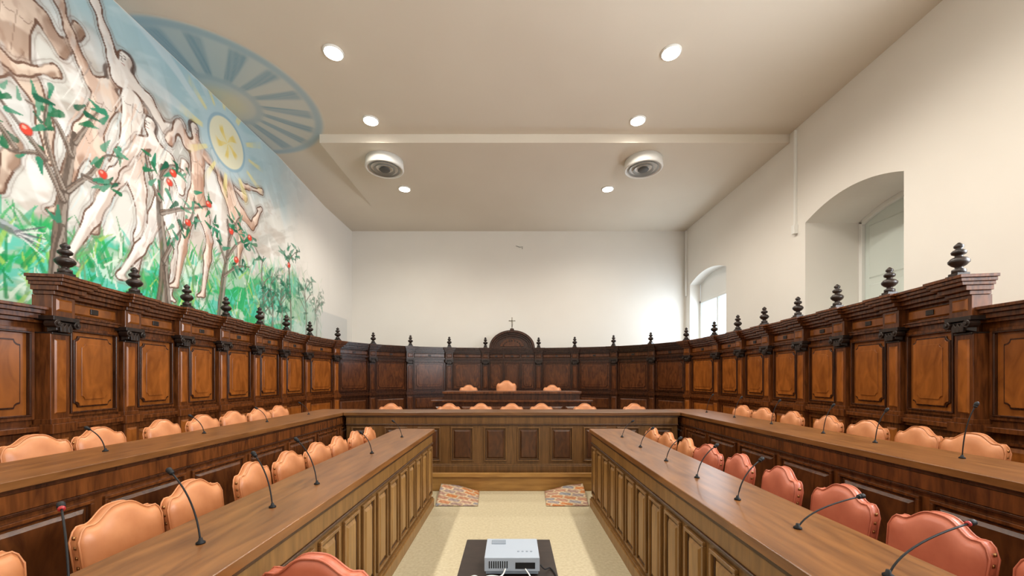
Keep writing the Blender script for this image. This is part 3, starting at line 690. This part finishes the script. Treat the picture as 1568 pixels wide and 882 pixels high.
m.tube(sm([(.130,1.80,.74),(.15,1.80,.72),(.18,1.84,.706),(.198,1.77,.706),(.19,1.69,.706),(.15,1.62,.706)]),.0035,1,6)
m.obj('projector_cables')

# ------------------------------------------------------------ rugs draped at the step
def rugmat():
    m,nt,b=nodes('kilim_weave'); L=nt.links.new
    tc=nt.nodes.new('ShaderNodeTexCoord'); mp=nt.nodes.new('ShaderNodeMapping'); mp.inputs['Rotation'].default_value=(0,0,.35)
    ck=nt.nodes.new('ShaderNodeTexBrick'); ck.inputs['Scale'].default_value=2.6; ck.inputs['Mortar Size'].default_value=.035
    ck.inputs['Color1'].default_value=(.56,.22,.07,1); ck.inputs['Color2'].default_value=(.28,.29,.31,1); ck.inputs['Mortar'].default_value=(.58,.46,.30,1)
    ck.inputs['Brick Width'].default_value=.45
    ch=nt.nodes.new('ShaderNodeTexChecker'); ch.inputs['Scale'].default_value=26; ch.inputs['Color1'].default_value=(1,1,1,1); ch.inputs['Color2'].default_value=(.62,.55,.5,1)
    mx=nt.nodes.new('ShaderNodeMixRGB'); mx.blend_type='MULTIPLY'; mx.inputs[0].default_value=.6
    L(tc.outputs['Object'],mp.inputs[0]); L(mp.outputs[0],ck.inputs['Vector']); L(mp.outputs[0],ch.inputs['Vector'])
    L(ck.outputs[0],mx.inputs[1]); L(ch.outputs[0],mx.inputs[2]); L(mx.outputs[0],b.inputs['Base Color']); b.inputs['Roughness'].default_value=.95
    return m
RUG=rugmat()
for sg in (-1,1):
    m=MB([RUG]); nx_,ny_=16,16; pts=[];fs=[]
    for lay in (0,1):
        for j in range(ny_+1):
            for i in range(nx_+1):
                a=i/nx_; v=j/ny_; X=sg*(.955-.53*a+.03*v); Y=4.86+.6*v
                z=.004+.13*max(0,v-.1)**1.1*(1-a)**.7+.006*math.sin(a*9+v*4)*v
                pts.append((X,Y,max(z,.004)+(.010 if lay==0 else 0)))
    n_=(nx_+1)*(ny_+1)
    for j in range(ny_):
        for i in range(nx_):
            a=j*(nx_+1)+i; fs.append((a,a+1,a+nx_+2,a+nx_+1)); fs.append((n_+a,n_+a+nx_+1,n_+a+nx_+2,n_+a+1))
    for i in range(nx_):
        fs.append((i,n_+i,n_+i+1,i+1)); a=ny_*(nx_+1)+i; fs.append((a,a+1,n_+a+1,n_+a))
    for j in range(ny_):
        a=j*(nx_+1); c=a+nx_+1; fs.append((a,c,n_+c,n_+a)); a+=nx_; c+=nx_; fs.append((a,n_+a,n_+c,c))
    m.add(pts,fs,0,True,True); m.obj('kilim_rug')

# ------------------------------------------------------------ lights, world
def area(name,loc,rot,sx,sy,w,col):
    l=bpy.data.lights.new(name,'AREA'); l.shape='RECTANGLE'; l.size=sx; l.size_y=sy; l.energy=w; l.color=col
    o=bpy.data.objects.new(name,l); COL.objects.link(o); o.location=loc; o.rotation_euler=rot
rx=(0,math.radians(90),0)
area('added_daylight_3',(XR+.40,2.75,3.65),rx,2.4,2.1,410,(.92,.96,1))  # area lamp added in an unseen opening to brighten the room
area('added_daylight_4',(XR+.40,-.9,3.65),rx,2.4,1.9,410,(.92,.96,1))  # second added lamp, in the other unseen opening
area('daylight_window_2',(XR+.30,13.0,3.45),rx,1.6,2.0,100,(.8,.9,1))
w=bpy.data.worlds.new('sky'); S.world=w; w.use_nodes=True
bg=w.node_tree.nodes['Background']; bg.inputs[0].default_value=(.70,.88,1,1); bg.inputs[1].default_value=2.2

cam=bpy.data.cameras.new('camera'); co_=bpy.data.objects.new('camera',cam); COL.objects.link(co_)
co_.location=(0,0,1.6); co_.rotation_euler=(math.radians(90),0,0)
cam.sensor_width=36; cam.lens=13.776; cam.shift_y=.0874; cam.clip_start=.05
S.camera=co_
